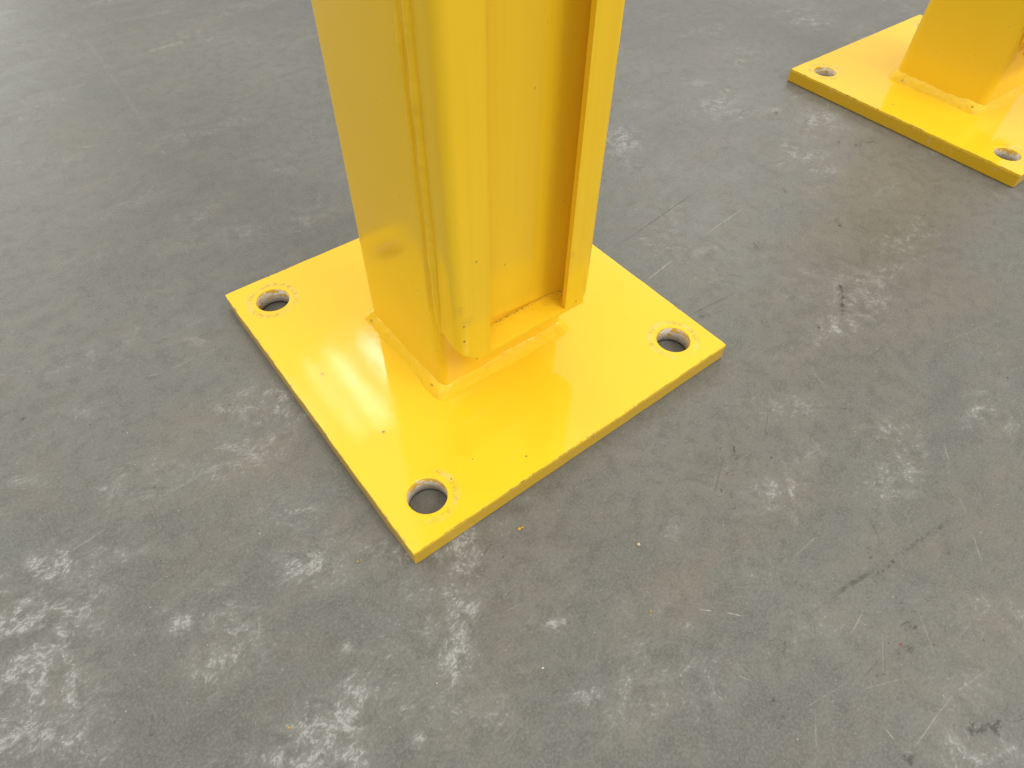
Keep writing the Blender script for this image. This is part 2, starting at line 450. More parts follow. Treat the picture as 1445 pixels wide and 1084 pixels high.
DIRT = [
  (0.2568,-0.1357,267.6,-392.3,-74.8,-99.4,1),
  (0.2425,-0.1468,218.6,-321.3,-43.8,-58.2,0.9),
  (0.2078,-0.1517,231.1,-325.8,-277.1,-366.7,1.2),
  (0.0863,-0.1663,357.8,-422.3,-213.2,-280.1,1.2),
  (0.1017,-0.1483,463.2,-540.8,-495.3,-652.1,1),
  (0.1647,-0.0978,88.8,-104.4,-159.6,-211.5,0.5),
  (0.0805,-0.2847,71.2,-113.8,-183.4,-238.9,0.6),
  (0.0718,-0.2858,121.0,-190.7,-107.6,-140.1,0.5),
  (0.043,-0.3608,33.0,-64.1,-223.9,-289.7,1.0),
  (0.0384,-0.358,107.7,-204.6,-252.5,-326.5,1.1),
  (0.0596,-0.3646,71.0,-144.8,-325.4,-421.2,0.7),
  (0.0015,-0.3452,139.6,-232.4,-266.4,-344.2,1.1),
  (0.0601,-0.3112,81.9,-136.9,-69.8,-90.7,0.55),
  (0.0425,-0.3158,51.1,-83.7,-146.3,-189.9,0.5),
  (0.1183,-0.3014,130.2,-235.5,-79.2,-103.3,0.5),
  (0.0783,-0.275,359.3,-554.7,-103.0,-134.2,0.6),
  (-0.2713,0.1073,480.7,-108.7,-360.3,-473.4,1.3),
  (-0.2321,0.1007,748.7,-212.5,-509.6,-670.7,1),
  (0.05,-0.318,376.3,-630.8,-431.8,-560.4,1.1),
  (-0.0023,-0.3148,571.2,-844.3,-278.3,-360.2,1),
  (-0.0642,-0.2848,671.2,-770.1,-344.8,-445.8,1),
  (-0.0738,-0.2825,516.2,-572.6,-234.4,-303.0,1),
  (0.066,-0.1885,186.2,-222.4,-30.1,-39.4,0.5),
  (0.0447,-0.2037,259.3,-307.7,-32.6,-42.6,0.5),
  (-0.0338,-0.257,372.1,-425.1,-219.8,-285.2,0.9),
  (0.0267,-0.3145,199.3,-314.1,-151.4,-196.3,0.7),
  (0.3296,-0.0261,243.5,-320.1,-181.5,-243.9,1),
  (0.3288,-0.0817,242.5,-352.2,-200.6,-268.5,1.2),
  (0.3266,-0.0875,324.0,-474.5,-203.4,-272.1,1.1),
  (0.2442,-0.0626,137.2,-170.9,-94.2,-125.7,0.7),
  (0.4396,-0.0078,211.6,-308.6,-152.7,-206.7,0.8),
  (0.4384,0.0666,284.2,-368.1,-204.0,-277.4,1),
  (0.4515,-0.0215,104.0,-157.3,-115.5,-156.3,0.8),
  (0.467,-0.0248,58.3,-90.2,-91.3,-123.5,0.7),
  (0.1478,-0.0897,425.8,-478.7,-201.4,-266.9,1.2),
  (-0.2681,-0.121,609.4,-206.8,-128.9,-166.8,0.5),
  (-0.3062,-0.0877,269.1,-65.6,-338.2,-437.5,0.7),
  (-0.2354,-0.0524,290.3,-103.5,-192.0,-249.9,0.4),
  (-0.2772,-0.114,103.1,-32.6,-103.5,-133.8,0.3),
  (-0.1162,-0.18,55.0,-40.8,-43.3,-56.3,0.25),
  (-0.0409,-0.1727,30.8,-27.9,-35.9,-46.8,0.2),
  (-0.1909,0.2093,23.9,-7.1,-15.7,-20.8,0.2),
  (-0.0276,-0.2953,36.6,-47.8,-66.0,-85.4,0.35),
  (-0.0029,-0.2719,34.5,-44.4,-57.8,-75.1,0.3),
  (0.3864,-0.1468,14.6,-26.1,-21.5,-28.7,0.15),
  (0.0578,-0.1756,30.2,-34.4,-29.6,-38.8,0.2),
  (-0.209,0.1483,25.8,-7.7,-22.7,-30.0,0.2),
  (-0.1173,-0.0916,52.1,-32.0,-44.9,-58.6,0.2),
  (-0.1037,-0.216,36.3,-30.6,-31.7,-41.0,0.25),
]
TINT = [
  (-0.1762,0.0029,24.3,-10.2,-20.3,-26.6,0.8),
  (-0.1324,0.0258,28.3,-13.4,-21.1,-27.8,0.6),
  (0.1702,-0.2996,19.5,-38.3,-21.9,-28.7,0.7),
  (-0.0089,-0.2187,58.2,-63.7,-25.7,-33.5,0.6),
  (0.4812,-0.0019,6.7,-10.1,-7.7,-10.5,0.5),
  (0.1022,-0.2934,22.5,-38.6,-36.7,-47.8,0.5),
  (-0.1565,0.4358,13.0,-3.4,-8.4,-11.4,0.4),
  (0.3937,-0.0887,7.4,-11.7,-7.6,-10.2,0.5),
  (0.1023,-0.3341,13.2,-25.9,-17.1,-22.3,0.6),
  (-0.0117,0.5984,8.6,-3.0,-5.7,-7.8,0.4),
  (0.3334,-0.2055,13.2,-25.3,-13.4,-17.7,0.5),
]
SCRATCHES = [
  (0.2212,-0.0268,0.2851,-0.0211,0.00047,0.9),
  (0.141,-0.0374,0.1793,-0.033,0.00039,0.8),
  (0.1793,-0.033,0.2021,-0.0299,0.00033,0.25),
  (-0.0219,-0.2381,-0.0165,-0.2437,0.00031,1),
  (-0.0117,-0.2484,-0.0061,-0.2551,0.00031,1),
  (-0.1641,0.6973,0.0708,0.6792,0.00429,0.25),
  (-0.0779,0.7322,-0.092,0.3649,0.00224,0.3),
  (-0.0933,0.3689,-0.0918,0.3617,0.00118,0.6),
  (-0.2054,0.0987,-0.1854,0.0946,0.00045,0.6),
  (-0.1854,0.0946,-0.142,0.0941,0.00049,0.6),
  (0.0054,-0.3317,0.0042,-0.3373,0.00031,0.8),
  (0.0068,-0.3449,0.043,-0.3437,0.00027,0.5),
  (0.0023,-0.3421,0.0068,-0.3456,0.0002,0.5),
  (0.1846,-0.2609,0.1734,-0.2704,0.00046,0.7),
  (0.1674,-0.1728,0.1625,-0.1906,0.00062,0.4),
  (-0.1632,0.6006,-0.1448,0.5655,0.00176,0.3),
  (0.1375,-0.305,0.1231,-0.3179,0.00042,0.4),
  (0.1538,-0.2871,0.1467,-0.2966,0.00053,0.6),
  (0.0721,-0.3085,0.0548,-0.3297,0.00059,0.35),
  (0.0421,-0.2515,0.0688,-0.2513,0.00036,0.35),
  (0.0286,-0.2961,0.0504,-0.2918,0.00038,0.4),
  (0.0461,-0.305,0.0239,-0.3186,0.00027,0.35),
  (-0.014,-0.3058,-0.0289,-0.3173,0.00033,0.3),
  (0.0094,-0.3137,0.0377,-0.3273,0.00031,0.3),
  (-0.2251,-0.0003,-0.1773,0.0004,0.00109,0.4),
  (-0.1267,-0.107,-0.0692,-0.1166,0.00046,0.25),
  (0.4711,0.0779,0.5033,0.0697,0.00084,0.8),
  (0.503,0.0488,0.4868,0.0365,0.00058,0.8),
  (-0.1749,-0.0047,-0.1659,-0.005,0.00042,0.4),
  (-0.1049,-0.1771,-0.094,-0.1784,0.00028,0.4),
  (-0.1402,-0.1569,-0.1326,-0.1534,0.00025,0.4),
  (-0.2066,-0.1012,-0.2117,-0.1133,0.00061,0.5),
  (-0.0321,-0.2729,-0.0281,-0.2794,0.00022,0.5),
  (-0.0247,-0.3014,0.011,-0.3087,0.00023,0.3),
  (0.0424,-0.3433,0.0738,-0.3486,0.00028,0.25),
  (0.038,-0.1331,0.0436,-0.1648,0.00028,0.25),
  (-0.1273,0.4466,-0.1249,0.4433,0.00112,0.5),
  (0.102,-0.1368,0.1735,-0.141,0.00027,0.2),
  (0.2391,-0.208,0.3442,-0.2331,0.00037,0.2),
  (-0.2254,0.347,-0.1427,0.3513,0.00115,0.15),
  (0.5666,0.1105,0.6708,0.1039,0.00084,0.25),
  (-0.1465,-0.2263,-0.1195,-0.2243,0.0002,0.25),
  (-0.2835,0.0132,-0.2194,0.0043,0.00052,0.2),
  (-0.2806,-0.0049,-0.2496,-0.0017,0.00041,0.35),
  (0.1454,0.0058,0.2794,0.0223,0.00059,-0.8),
  (0.34,0.0452,0.3476,-0.0027,0.0013,-0.5),
  (0.3345,0.0493,0.35,0.0536,0.00077,-0.3),
  (0.1918,-0.0888,0.1312,-0.0837,0.00083,-0.55),
  (0.0362,-0.1984,0.0632,-0.183,0.00031,-0.7),
  (0.0919,-0.1915,0.1175,-0.1754,0.00035,-0.5),
  (0.1994,-0.0676,0.2067,-0.0815,0.00079,-0.6),
  (0.1879,-0.0695,0.1963,-0.083,0.00056,-0.4),
  (0.2027,-0.1905,0.24,-0.1895,0.00034,-0.5),
  (0.0937,-0.1551,0.1034,-0.1632,0.00045,-0.7),
  (0.1538,-0.2038,0.1581,-0.2085,0.00047,-0.9),
  (-0.1706,0.4155,-0.1861,0.3303,0.00034,-0.35),
  (-0.099,-0.1469,-0.0866,-0.1421,0.00041,-0.6),
  (0.3128,-0.0494,0.3292,-0.0707,0.00081,-0.35),
  (0.3405,-0.0879,0.3377,-0.1104,0.00086,-0.3),
  (-0.2702,-0.1232,-0.2653,-0.1136,0.00026,-0.5),
  (-0.2678,-0.0895,-0.2677,-0.1098,0.00029,-0.2),
  (-0.2297,-0.0568,-0.2245,-0.048,0.00039,-0.4),
  (0.0155,-0.3122,0.0328,-0.3118,0.00029,-0.6),
  (0.0381,-0.2775,0.0749,-0.283,0.00119,-0.75),
  (0.084,-0.2848,0.1404,-0.2935,0.00125,-0.65),
  (0.0209,-0.2763,0.0402,-0.2782,0.00082,-0.3),
  (0.098,-0.2623,0.0909,-0.2738,0.00069,-0.5),
  (-0.224,0.0078,-0.222,0.0087,0.00052,-0.8),
  (-0.2962,-0.0102,-0.2932,-0.0065,0.00029,-0.5),
  (0.185,-0.245,0.1537,-0.2488,0.00032,-0.25),
  (0.1859,-0.2734,0.1361,-0.2736,0.0003,-0.2),
  (-0.0919,-0.1847,-0.0669,-0.1844,0.00028,-0.2),
  (0.2707,0.0029,0.2851,0.003,0.00061,-0.4),
]
def floor_material(SCR):
    n = N("sealed_concrete")
    P = n.tc.outputs["Object"]
    wob = n.t.nodes.new("ShaderNodeTexNoise")
    n.set(wob.inputs["Vector"], P)
    wob.inputs["Scale"].default_value = 28
    wob.inputs["Detail"].default_value = 3
    W = n.vmath('ADD', P, n.vmath('MULTIPLY', n.vmath('SUBTRACT', wob.outputs["Color"], (0.5, 0.5, 0.5)), (0.02, 0.02, 0)))
    D = n.mapping(W, rot=(0, 0, math.radians(-12)), scale=(1.0, 2.0, 1.0))      # trowel and traffic direction
    A1 = n.noise(P, 3.1, 4, 0.55)
    A2 = n.noise(D, 15, 5, 0.6)
    A3 = n.noise(W, 85, 5, 0.65)
    A4 = n.noise(P, 700, 3, 0.7)
    c = n.mix(n.step(A1, 0.34, 0.66), (0.108, 0.107, 0.092, 1), (0.144, 0.142, 0.123, 1))
    c = n.mix(n.step(A2, 0.40, 0.68, 0.0, 0.75), c, (0.160, 0.151, 0.123, 1))
    c = n.mix(n.step(A3, 0.56, 0.36, 0.0, 0.55), c, (0.092, 0.089, 0.074, 1))
    hue = n.noise(n.mapping(W, loc=(3.1, 0.4, 0)), 21, 3, 0.6)
    c = n.mix(n.step(hue, 0.52, 0.68, 0.0, 0.30), c, (0.150, 0.130, 0.100, 1))
    c = n.mix(n.step(hue, 0.46, 0.32, 0.0, 0.16), c, (0.122, 0.126, 0.113, 1))
    c = n.mix(n.math('MULTIPLY', n.attr("tint"), n.step(A2, 0.3, 0.6, 0.15, 0.75)), c, (0.169, 0.149, 0.108, 1))
    c = n.mix(n.step(A4, 0.44, 0.66, 0.0, 0.42), c, (0.215, 0.208, 0.185, 1))
    c = n.mix(n.step(A4, 0.46, 0.30, 0.0, 0.35), c, (0.088, 0.085, 0.076, 1))
    A5 = n.noise(W, 240, 4, 0.7)
    c = n.mix(n.step(A5, 0.52, 0.70, 0.0, 0.35), c, (0.200, 0.190, 0.165, 1))
    c = n.mix(n.step(A5, 0.44, 0.30, 0.0, 0.35), c, (0.094, 0.092, 0.083, 1))
    # pale abraded patches, broken into fine crisp flecks
    wear = n.attr("wear")
    f1 = n.noise(n.mapping(W, rot=(0, 0, math.radians(35)), scale=(1.0, 1.4, 1)), 360, 4, 0.66, 0.6)
    f2 = n.noise(n.mapping(W, rot=(0, 0, math.radians(-20)), scale=(1.3, 1.0, 1)), 950, 2, 0.6, 0.4)
    f3 = n.noise(W, 105, 4, 0.66)
    f4 = n.noise(D, 7.5, 4, 0.6)
    we = n.math('ADD', n.math('MULTIPLY', wear, n.step(f3, 0.33, 0.60, 0.25, 1.25)),
                n.math('MULTIPLY', n.step(f4, 0.46, 0.70), n.step(f3, 0.42, 0.66, 0.0, 0.62)))
    var = n.noise(n.mapping(P, loc=(0.7, 2.2, 0)), 12, 3, 0.6)
    we = n.math('MULTIPLY', we, n.step(var, 0.34, 0.62, 0.65, 1.15))
    we = n.math('MINIMUM', n.math('MULTIPLY', we, 1.15), 0.92)
    haze = n.step(n.math('ADD', we, n.math('MULTIPLY', f1, 0.8)), 0.40, 1.5, 0.0, 0.85)
    c = n.mix(haze, c, (0.222, 0.217, 0.197, 1))
    lift = n.math('ADD', n.math('MULTIPLY', we, 0.150), n.math('ADD', n.math('MULTIPLY', f1, 0.70), n.math('MULTIPLY', f2, 0.30)))
    fleck = n.math('MULTIPLY', n.step(lift, 0.595, 0.700), n.step(we, 0.02, 0.9, 0.10, 0.95))
    c = n.mix(fleck, c, (0.325, 0.322, 0.300, 1))
    # the same wear leaves some spots darker
    c = n.mix(n.math('MULTIPLY', n.step(f1, 0.42, 0.33), n.step(we, 0.1, 0.8, 0.05, 0.35)), c, (0.085, 0.083, 0.075, 1))
    # sparse bright dust specks
    sp = n.noise(P, 620, 1, 0.5)
    c = n.mix(n.step(sp, 0.755, 0.80, 0.0, 0.8), c, (0.394, 0.376, 0.306, 1))
    # dark grime
    dirt = n.attr("dirt")
    g1 = n.noise(n.mapping(W, rot=(0, 0, math.radians(10)), scale=(1, 1.5, 1)), 210, 4, 0.7)
    dm = n.step(n.math('ADD', n.math('MULTIPLY', dirt, 0.33), g1), 0.66, 0.80, 0.0, 0.85)
    c = n.mix(dm, c, (0.046, 0.041, 0.032, 1))
    c = n.mix(n.math('MULTIPLY', dirt, 0.30), c, (0.075, 0.070, 0.060, 1))
    c = n.mix(n.step(n.noise(P, 260, 2, 0.5), 0.255, 0.225, 0.0, 0.8), c, (0.046, 0.040, 0.031, 1))
    # fine random hair scratches in several directions
    for k, ang in enumerate((25, 62, 118, 160)):
        s1 = n.noise(n.mapping(P, loc=(k * 1.7, k, 0), rot=(0, 0, math.radians(ang)), scale=(9, 420, 1)), 1.0, 1, 0.4)
        s2 = n.noise(n.mapping(P, loc=(0, k * 2.3, 0)), 14, 2)
        s3 = n.step(n.math('ABSOLUTE', n.math('SUBTRACT', s1, 0.5)), 0.0, 0.020, 1, 0)
        m = n.math('MULTIPLY', s3, n.step(s2, 0.60, 0.74, 0.0, 0.14))
        c = n.mix(m, c, (0.295, 0.285, 0.236, 1))
    # the individual scratches and scuffs
    brk = n.noise(P, 240, 3, 0.7)
    brk2 = n.step(brk, 0.34, 0.60)
    wobs = n.vmath('MULTIPLY', n.vmath('SUBTRACT', wob.outputs["Color"], (0.5, 0.5, 0.5)), (0.0022, 0.0022, 0))
    WS = n.vmath('ADD', P, wobs)
    lightm, darkm = None, None
    broken = n.math('MULTIPLY_ADD', brk2, 0.75, 0.25)
    streaky = n.step(f1, 0.44, 0.62)
    for (x0, y0, x1, y1, w, s) in SCR:
        dx, dy = x1 - x0, y1 - y0
        L = math.hypot(dx, dy)
        nd = n.t.nodes.new("ShaderNodeMapping")
        nd.vector_type = 'TEXTURE'
        n.set(nd.inputs[0], WS)
        nd.inputs[1].default_value = ((x0 + x1) / 2, (y0 + y1) / 2, 0)
        nd.inputs[2].default_value = (0, 0, math.atan2(dy, dx))
        nd.inputs[3].default_value = (L / 2, max(w, 0.00018), 1)
        q = n.sep(nd.outputs[0])
        mu = n.step(n.math('ABSOLUTE', q[0]), 0.35, 1.1, abs(s) * (1.0 if w < 0.00045 or s < 0 else 0.55), 0)
        mv = n.step(n.math('ABSOLUTE', q[1]), 0.4, 1.5, 1, 0)
        m = n.math('MULTIPLY', n.math('MULTIPLY', mu, mv), broken if w < 0.0012 else streaky)
        if s > 0:
            lightm = m if lightm is None else n.math('MAXIMUM', lightm, m)
        else:
            darkm = m if darkm is None else n.math('MAXIMUM', darkm, m)
    if lightm is not None: c = n.mix(n.math('MULTIPLY', lightm, 0.9, clamp=True), c, (0.386, 0.376, 0.319, 1))
    if darkm is not None: c = n.mix(n.math('MULTIPLY', darkm, 1.0, clamp=True), c, (0.055, 0.051, 0.042, 1))
    n.set(n.p.inputs["Base Color"], c)
    rr = n.math('ADD', n.step(A2, 0.3, 0.7, 0.34, 0.46), n.math('MULTIPLY', fleck, 0.25))
    n.set(n.p.inputs["Roughness"], rr)
    n.p.inputs["IOR"].default_value = 1.45
    hh = n.math('ADD', n.math('MULTIPLY', A3, 0.6), n.math('MULTIPLY', A4, 0.25))
    b1 = n.bump(hh, 0.35, 0.0009)
    n.set(n.p.inputs["Normal"], n.bump(n.noise(P, 11, 2), 0.25, 0.004, b1))
    return n.m

def build_floor():
    def axis(lo, hi, step):
        core = list(np.arange(lo, hi + 1e-9, step))
        left, right, d, x = [], [], step, lo
        while x > -9:
            d *= 1.35
            x -= d
            left.append(x)
        d, x = step, hi
        while x < 9:
            d *= 1.35
            x += d
            right.append(x)
        return np.array(left[::-1] + core + right)
    xs = axis(-0.36, 1.0, 0.0035)
    ys = axis(-0.42, 0.88, 0.0035)
    X, Y = np.meshgrid(xs, ys)
    nx, ny = len(xs), len(ys)
    V = np.zeros((nx * ny, 3), dtype=np.float32)
    V[:, 0] = X.ravel()
    V[:, 1] = Y.ravel()
    me = bpy.data.meshes.new("floor")
    me.vertices.add(nx * ny)
    me.vertices.foreach_set("co", V.ravel())
    I = np.arange(nx * ny).reshape(ny, nx)
    F = np.stack([I[:-1, :-1], I[:-1, 1:], I[1:, 1:], I[1:, :-1]], -1).reshape(-1, 4)
    nf = len(F)
    me.loops.add(nf * 4)
    me.loops.foreach_set("vertex_index", F.ravel().astype(np.int32))
    me.polygons.add(nf)
    me.polygons.foreach_set("loop_start", np.arange(0, nf * 4, 4, dtype=np.int32))
    me.update(calc_edges=True)
    for nm, lst in (("wear", WEAR), ("dirt", DIRT), ("tint", TINT)):
        A = np.zeros(X.shape)
        for (cx, cy, a, b, c_, d_, s) in lst:
            dx, dy = X - cx, Y - cy
            q = (a * dx + b * dy) ** 2 + (c_ * dx + d_ * dy) ** 2
            A = np.maximum(A, s * np.exp(-q * (0.78 if nm == 'wear' else 0.85)))
        at = me.attributes.new(nm, 'FLOAT', 'POINT')
        at.data.foreach_set("value", A.ravel().astype(np.float32))
    # the marked part of the floor is divided into fields; each field's material knows only the scratches in it
    NX, NY = 9, 9
    tx = np.linspace(-0.36, 1.0, NX + 1); ty = np.linspace(-0.42, 0.88, NY + 1)
    cx_ = (xs[:-1] + xs[1:]) / 2; cy_ = (ys[:-1] + ys[1:]) / 2
    ix = np.searchsorted(tx, cx_) - 1; iy = np.searchsorted(ty, cy_) - 1
    mats = [floor_material([])]
    tile = np.zeros((NY, NX), dtype=np.int32)
    for j in range(NY):
        for i in range(NX):
            lo = (tx[i] - 0.012, ty[j] - 0.012); hi = (tx[i + 1] + 0.012, ty[j + 1] + 0.012)
            hit = []
            for s_ in SCRATCHES:
                for k in range(41):
                    f_ = -0.05 + 1.1 * k / 40
                    x = s_[0] + (s_[2] - s_[0]) * f_; y = s_[1] + (s_[3] - s_[1]) * f_
                    if lo[0] < x < hi[0] and lo[1] < y < hi[1]:
                        hit.append(s_); break
            if hit:
                tile[j, i] = len(mats)
                mats.append(floor_material(hit))
    IX, IY = np.meshgrid(ix, iy)
    ok = (IX >= 0) & (IX < NX) & (IY >= 0) & (IY < NY)
    mi = np.where(ok, tile[np.clip(IY, 0, NY - 1), np.clip(IX, 0, NX - 1)], 0).astype(np.int32)
    o = link("floor", me, mats)
    me.polygons.foreach_set("material_index", mi.ravel())
    print("fields", len(mats))
    o["kind"] = "structure"
    return o
build_floor()

# ---------------------------------------------------------------- guard post
def build_plate():
    """square steel plate with four drilled holes and softly broken edges"""
    h = S / 2
    def outer(ins, z, amp):
        pts = []
        cr_ = 0.0003
        for k in range(4):
            a = [(-h, -h), (h, -h), (h, h), (-h, h)][k]
            b = [(h, -h), (h, h), (-h, h), (-h, -h)][k]
            for i in range(60):
                t = i / 60
                x = a[0] + (b[0] - a[0]) * t
                y = a[1] + (b[1] - a[1]) * t
                w = noise.noise(Vector((x * 55, y * 55, 0.3))) * 0.00025 + noise.noise(Vector((x * 260, y * 260, 4.0))) * amp
                fx = max(-1, min(1, x / h)); fy = max(-1, min(1, y / h))
                nx_ = -1 if k == 3 else (1 if k == 1 else 0)
                ny_ = -1 if k == 0 else (1 if k == 2 else 0)
                if i == 0:                       # corner point, slightly rounded off
                    nx_, ny_ = (1 if a[0] > 0 else -1), (1 if a[1] > 0 else -1)
                    w -= cr_
                pts.append((x + nx_ * (w - ins), y + ny_ * (w - ins), z))
        return pts
    def ring(cx, cy, r, z, seg=64):
        return [(cx + r * math.cos(2 * math.pi * i / seg), cy + r * math.sin(2 * math.pi * i / seg), z) for i in range(seg)]
    bm = bmesh.new()
    def loop(pts):
        vs = [bm.verts.new(p) for p in pts]
        es = [bm.edges.new((vs[i], vs[(i + 1) % len(vs)])) for i in range(len(vs))]
        return vs, es
    def bridge(A, B, mi=0, smooth=False):
        for i in range(len(A)):
            j = (i + 1) % len(A)
            f = bm.faces.new((A[i], A[j], B[j], B[i]))
            f.material_index = mi
            f.smooth = smooth
    lev = [(0.0006, 0.0, 0.00003), (0, 0.0004, 0.00003), (0, T - 0.0006, 0.00004), (0.00015, T - 0.00015, 0.00004), (0.0005, T, 0.00004)]
    loops = [loop(outer(*l)) for l in lev]
    for a, b in zip(loops[:-1], loops[1:]):
        bridge(a[0], b[0])
    te, be = list(loops[-1][1]), list(loops[0][1])
    for sx in (-1, 1):
        for sy in (-1, 1):
            cx, cy = sx * HO, sy * HO
            l0 = loop(ring(cx, cy, HR, 0))
            l1 = loop(ring(cx, cy, HR, T - 0.0006))
            l2 = loop(ring(cx, cy, HR + 0.0003, T - 0.00015))
            l3 = loop(ring(cx, cy, HR + 0.0009, T))
            bridge(l0[0], l1[0], 1, True)
            bridge(l1[0], l2[0], 0, True)
            bridge(l2[0], l3[0], 0, True)
            te += l3[1]
            be += l0[1]
    bmesh.ops.triangle_fill(bm, use_beauty=True, use_dissolve=False, edges=te)
    bmesh.ops.triangle_fill(bm, use_beauty=True, use_dissolve=False, edges=be)
    bmesh.ops.recalc_face_normals(bm, faces=bm.faces)
    me = bpy.data.meshes.new("base_plate")
    bm.to_mesh(me)
    bm.free()
    return me

X0, X1, Y0, Y1 = -0.209 * S, 0.1815 * S, -0.183 * S, 0.169 * S     # square tube
HT = 1.07                                                          # height of the post
TR = 0.024 * S
def build_tube(TR=TR, Y1=Y1):
    prof = rrect(X0, X1, Y0, Y1, TR, 9, 10)
    zs = [T] + [T + 0.004 * k for k in range(1, 60)] + [0.3, 0.5, 0.8, HT - 0.003]
    V, F = [], []
    m = len(prof)
    for z in zs:
        for (p, nn) in prof:
            # plates rolled into a tube are never perfectly flat
            w = noise.noise(Vector((p[0] * 14, p[1] * 14, z * 9))) * 0.00035
            V.append((p[0] + nn[0] * w, p[1] + nn[1] * w, z))
    for k in range(len(zs) - 1):
        for i in range(m):
            j = (i + 1) % m
            F.append((k * m + i, k * m + j, (k + 1) * m + j, (k + 1) * m + i))
    return mesh_from(V, F, "square_tube", True)

def build_cap(Y1=Y1):
    V, F = [], []
    prof = rrect(X0 - 0.001, X1 + 0.001, Y0 - 0.001, Y1 + 0.001, TR, 5)
    top = rrect(X0 + 0.001, X1 - 0.001, Y0 + 0.001, Y1 - 0.001, TR, 5)
    m = len(prof)
    for pr, z in ((prof, HT - 0.003), (prof, HT + 0.001), (top, HT + 0.003)):
        V += [(p[0], p[1], z) for p, _ in pr]
    for k in range(2):
        for i in range(m):
            j = (i + 1) % m
            F.append((k * m + i, k * m + j, (k + 1) * m + j, (k + 1) * m + i))
    F.append(tuple(range(2 * m, 3 * m)))
    F.append(tuple(range(m))[::-1])
    return mesh_from(V, F, "top_cap")

def build_base_weld(TR=TR, toe_r=0.024 * S, Y1=Y1):
    leg, hgt = 0.020 * S, 0.033 * S
    prof = rrect(X0, X1, Y0, Y1, TR, 16, 110)
    toe = rrect(X0 - leg, X1 + leg, Y0 - leg, Y1 + leg, toe_r, 16, 110)
    m = len(prof)
    V, F = [], []
    K = 10
    for (p, nn), (pt_, _) in zip(prof, toe):
        a = noise.noise(Vector((p[0] * 45, p[1] * 45, 1.7)))
        b = noise.noise(Vector((p[0] * 120, p[1] * 120, 5.1)))
        l = leg * (1 + 0.30 * a + 0.16 * b)
        hh = hgt * (1 + 0.20 * b + 0.18 * a)
        for k in range(K + 1):
            t = k / K
            # gently convex bead between the tube wall and the plate
            o_ = l * (t ** 1.0)
            z_ = hh * (1 - t) ** 1.15
            bul = math.sin(math.pi * t) * 0.0006 * (1 + 1.2 * a)
            rip = noise.noise(Vector((p[0] * 330, p[1] * 330, t * 3))) * 0.00038 * math.sin(math.pi * t)
            o_ += bul * 0.8 + rip
            z_ += bul * 0.6 + rip
            if k == 0: o_ = -0.0004
            if k == K: z_ = -0.0003
            V.append((p[0] + (pt_[0] - p[0]) * o_ / leg, p[1] + (pt_[1] - p[1]) * o_ / leg, T + z_))
    for i in range(m):
        j = (i + 1) % m
        for k in range(K):
            F.append((i * (K + 1) + k, i * (K + 1) + k + 1, j * (K + 1) + k + 1, j * (K + 1) + k))
    return mesh_from(V, F, "base_weld", True)

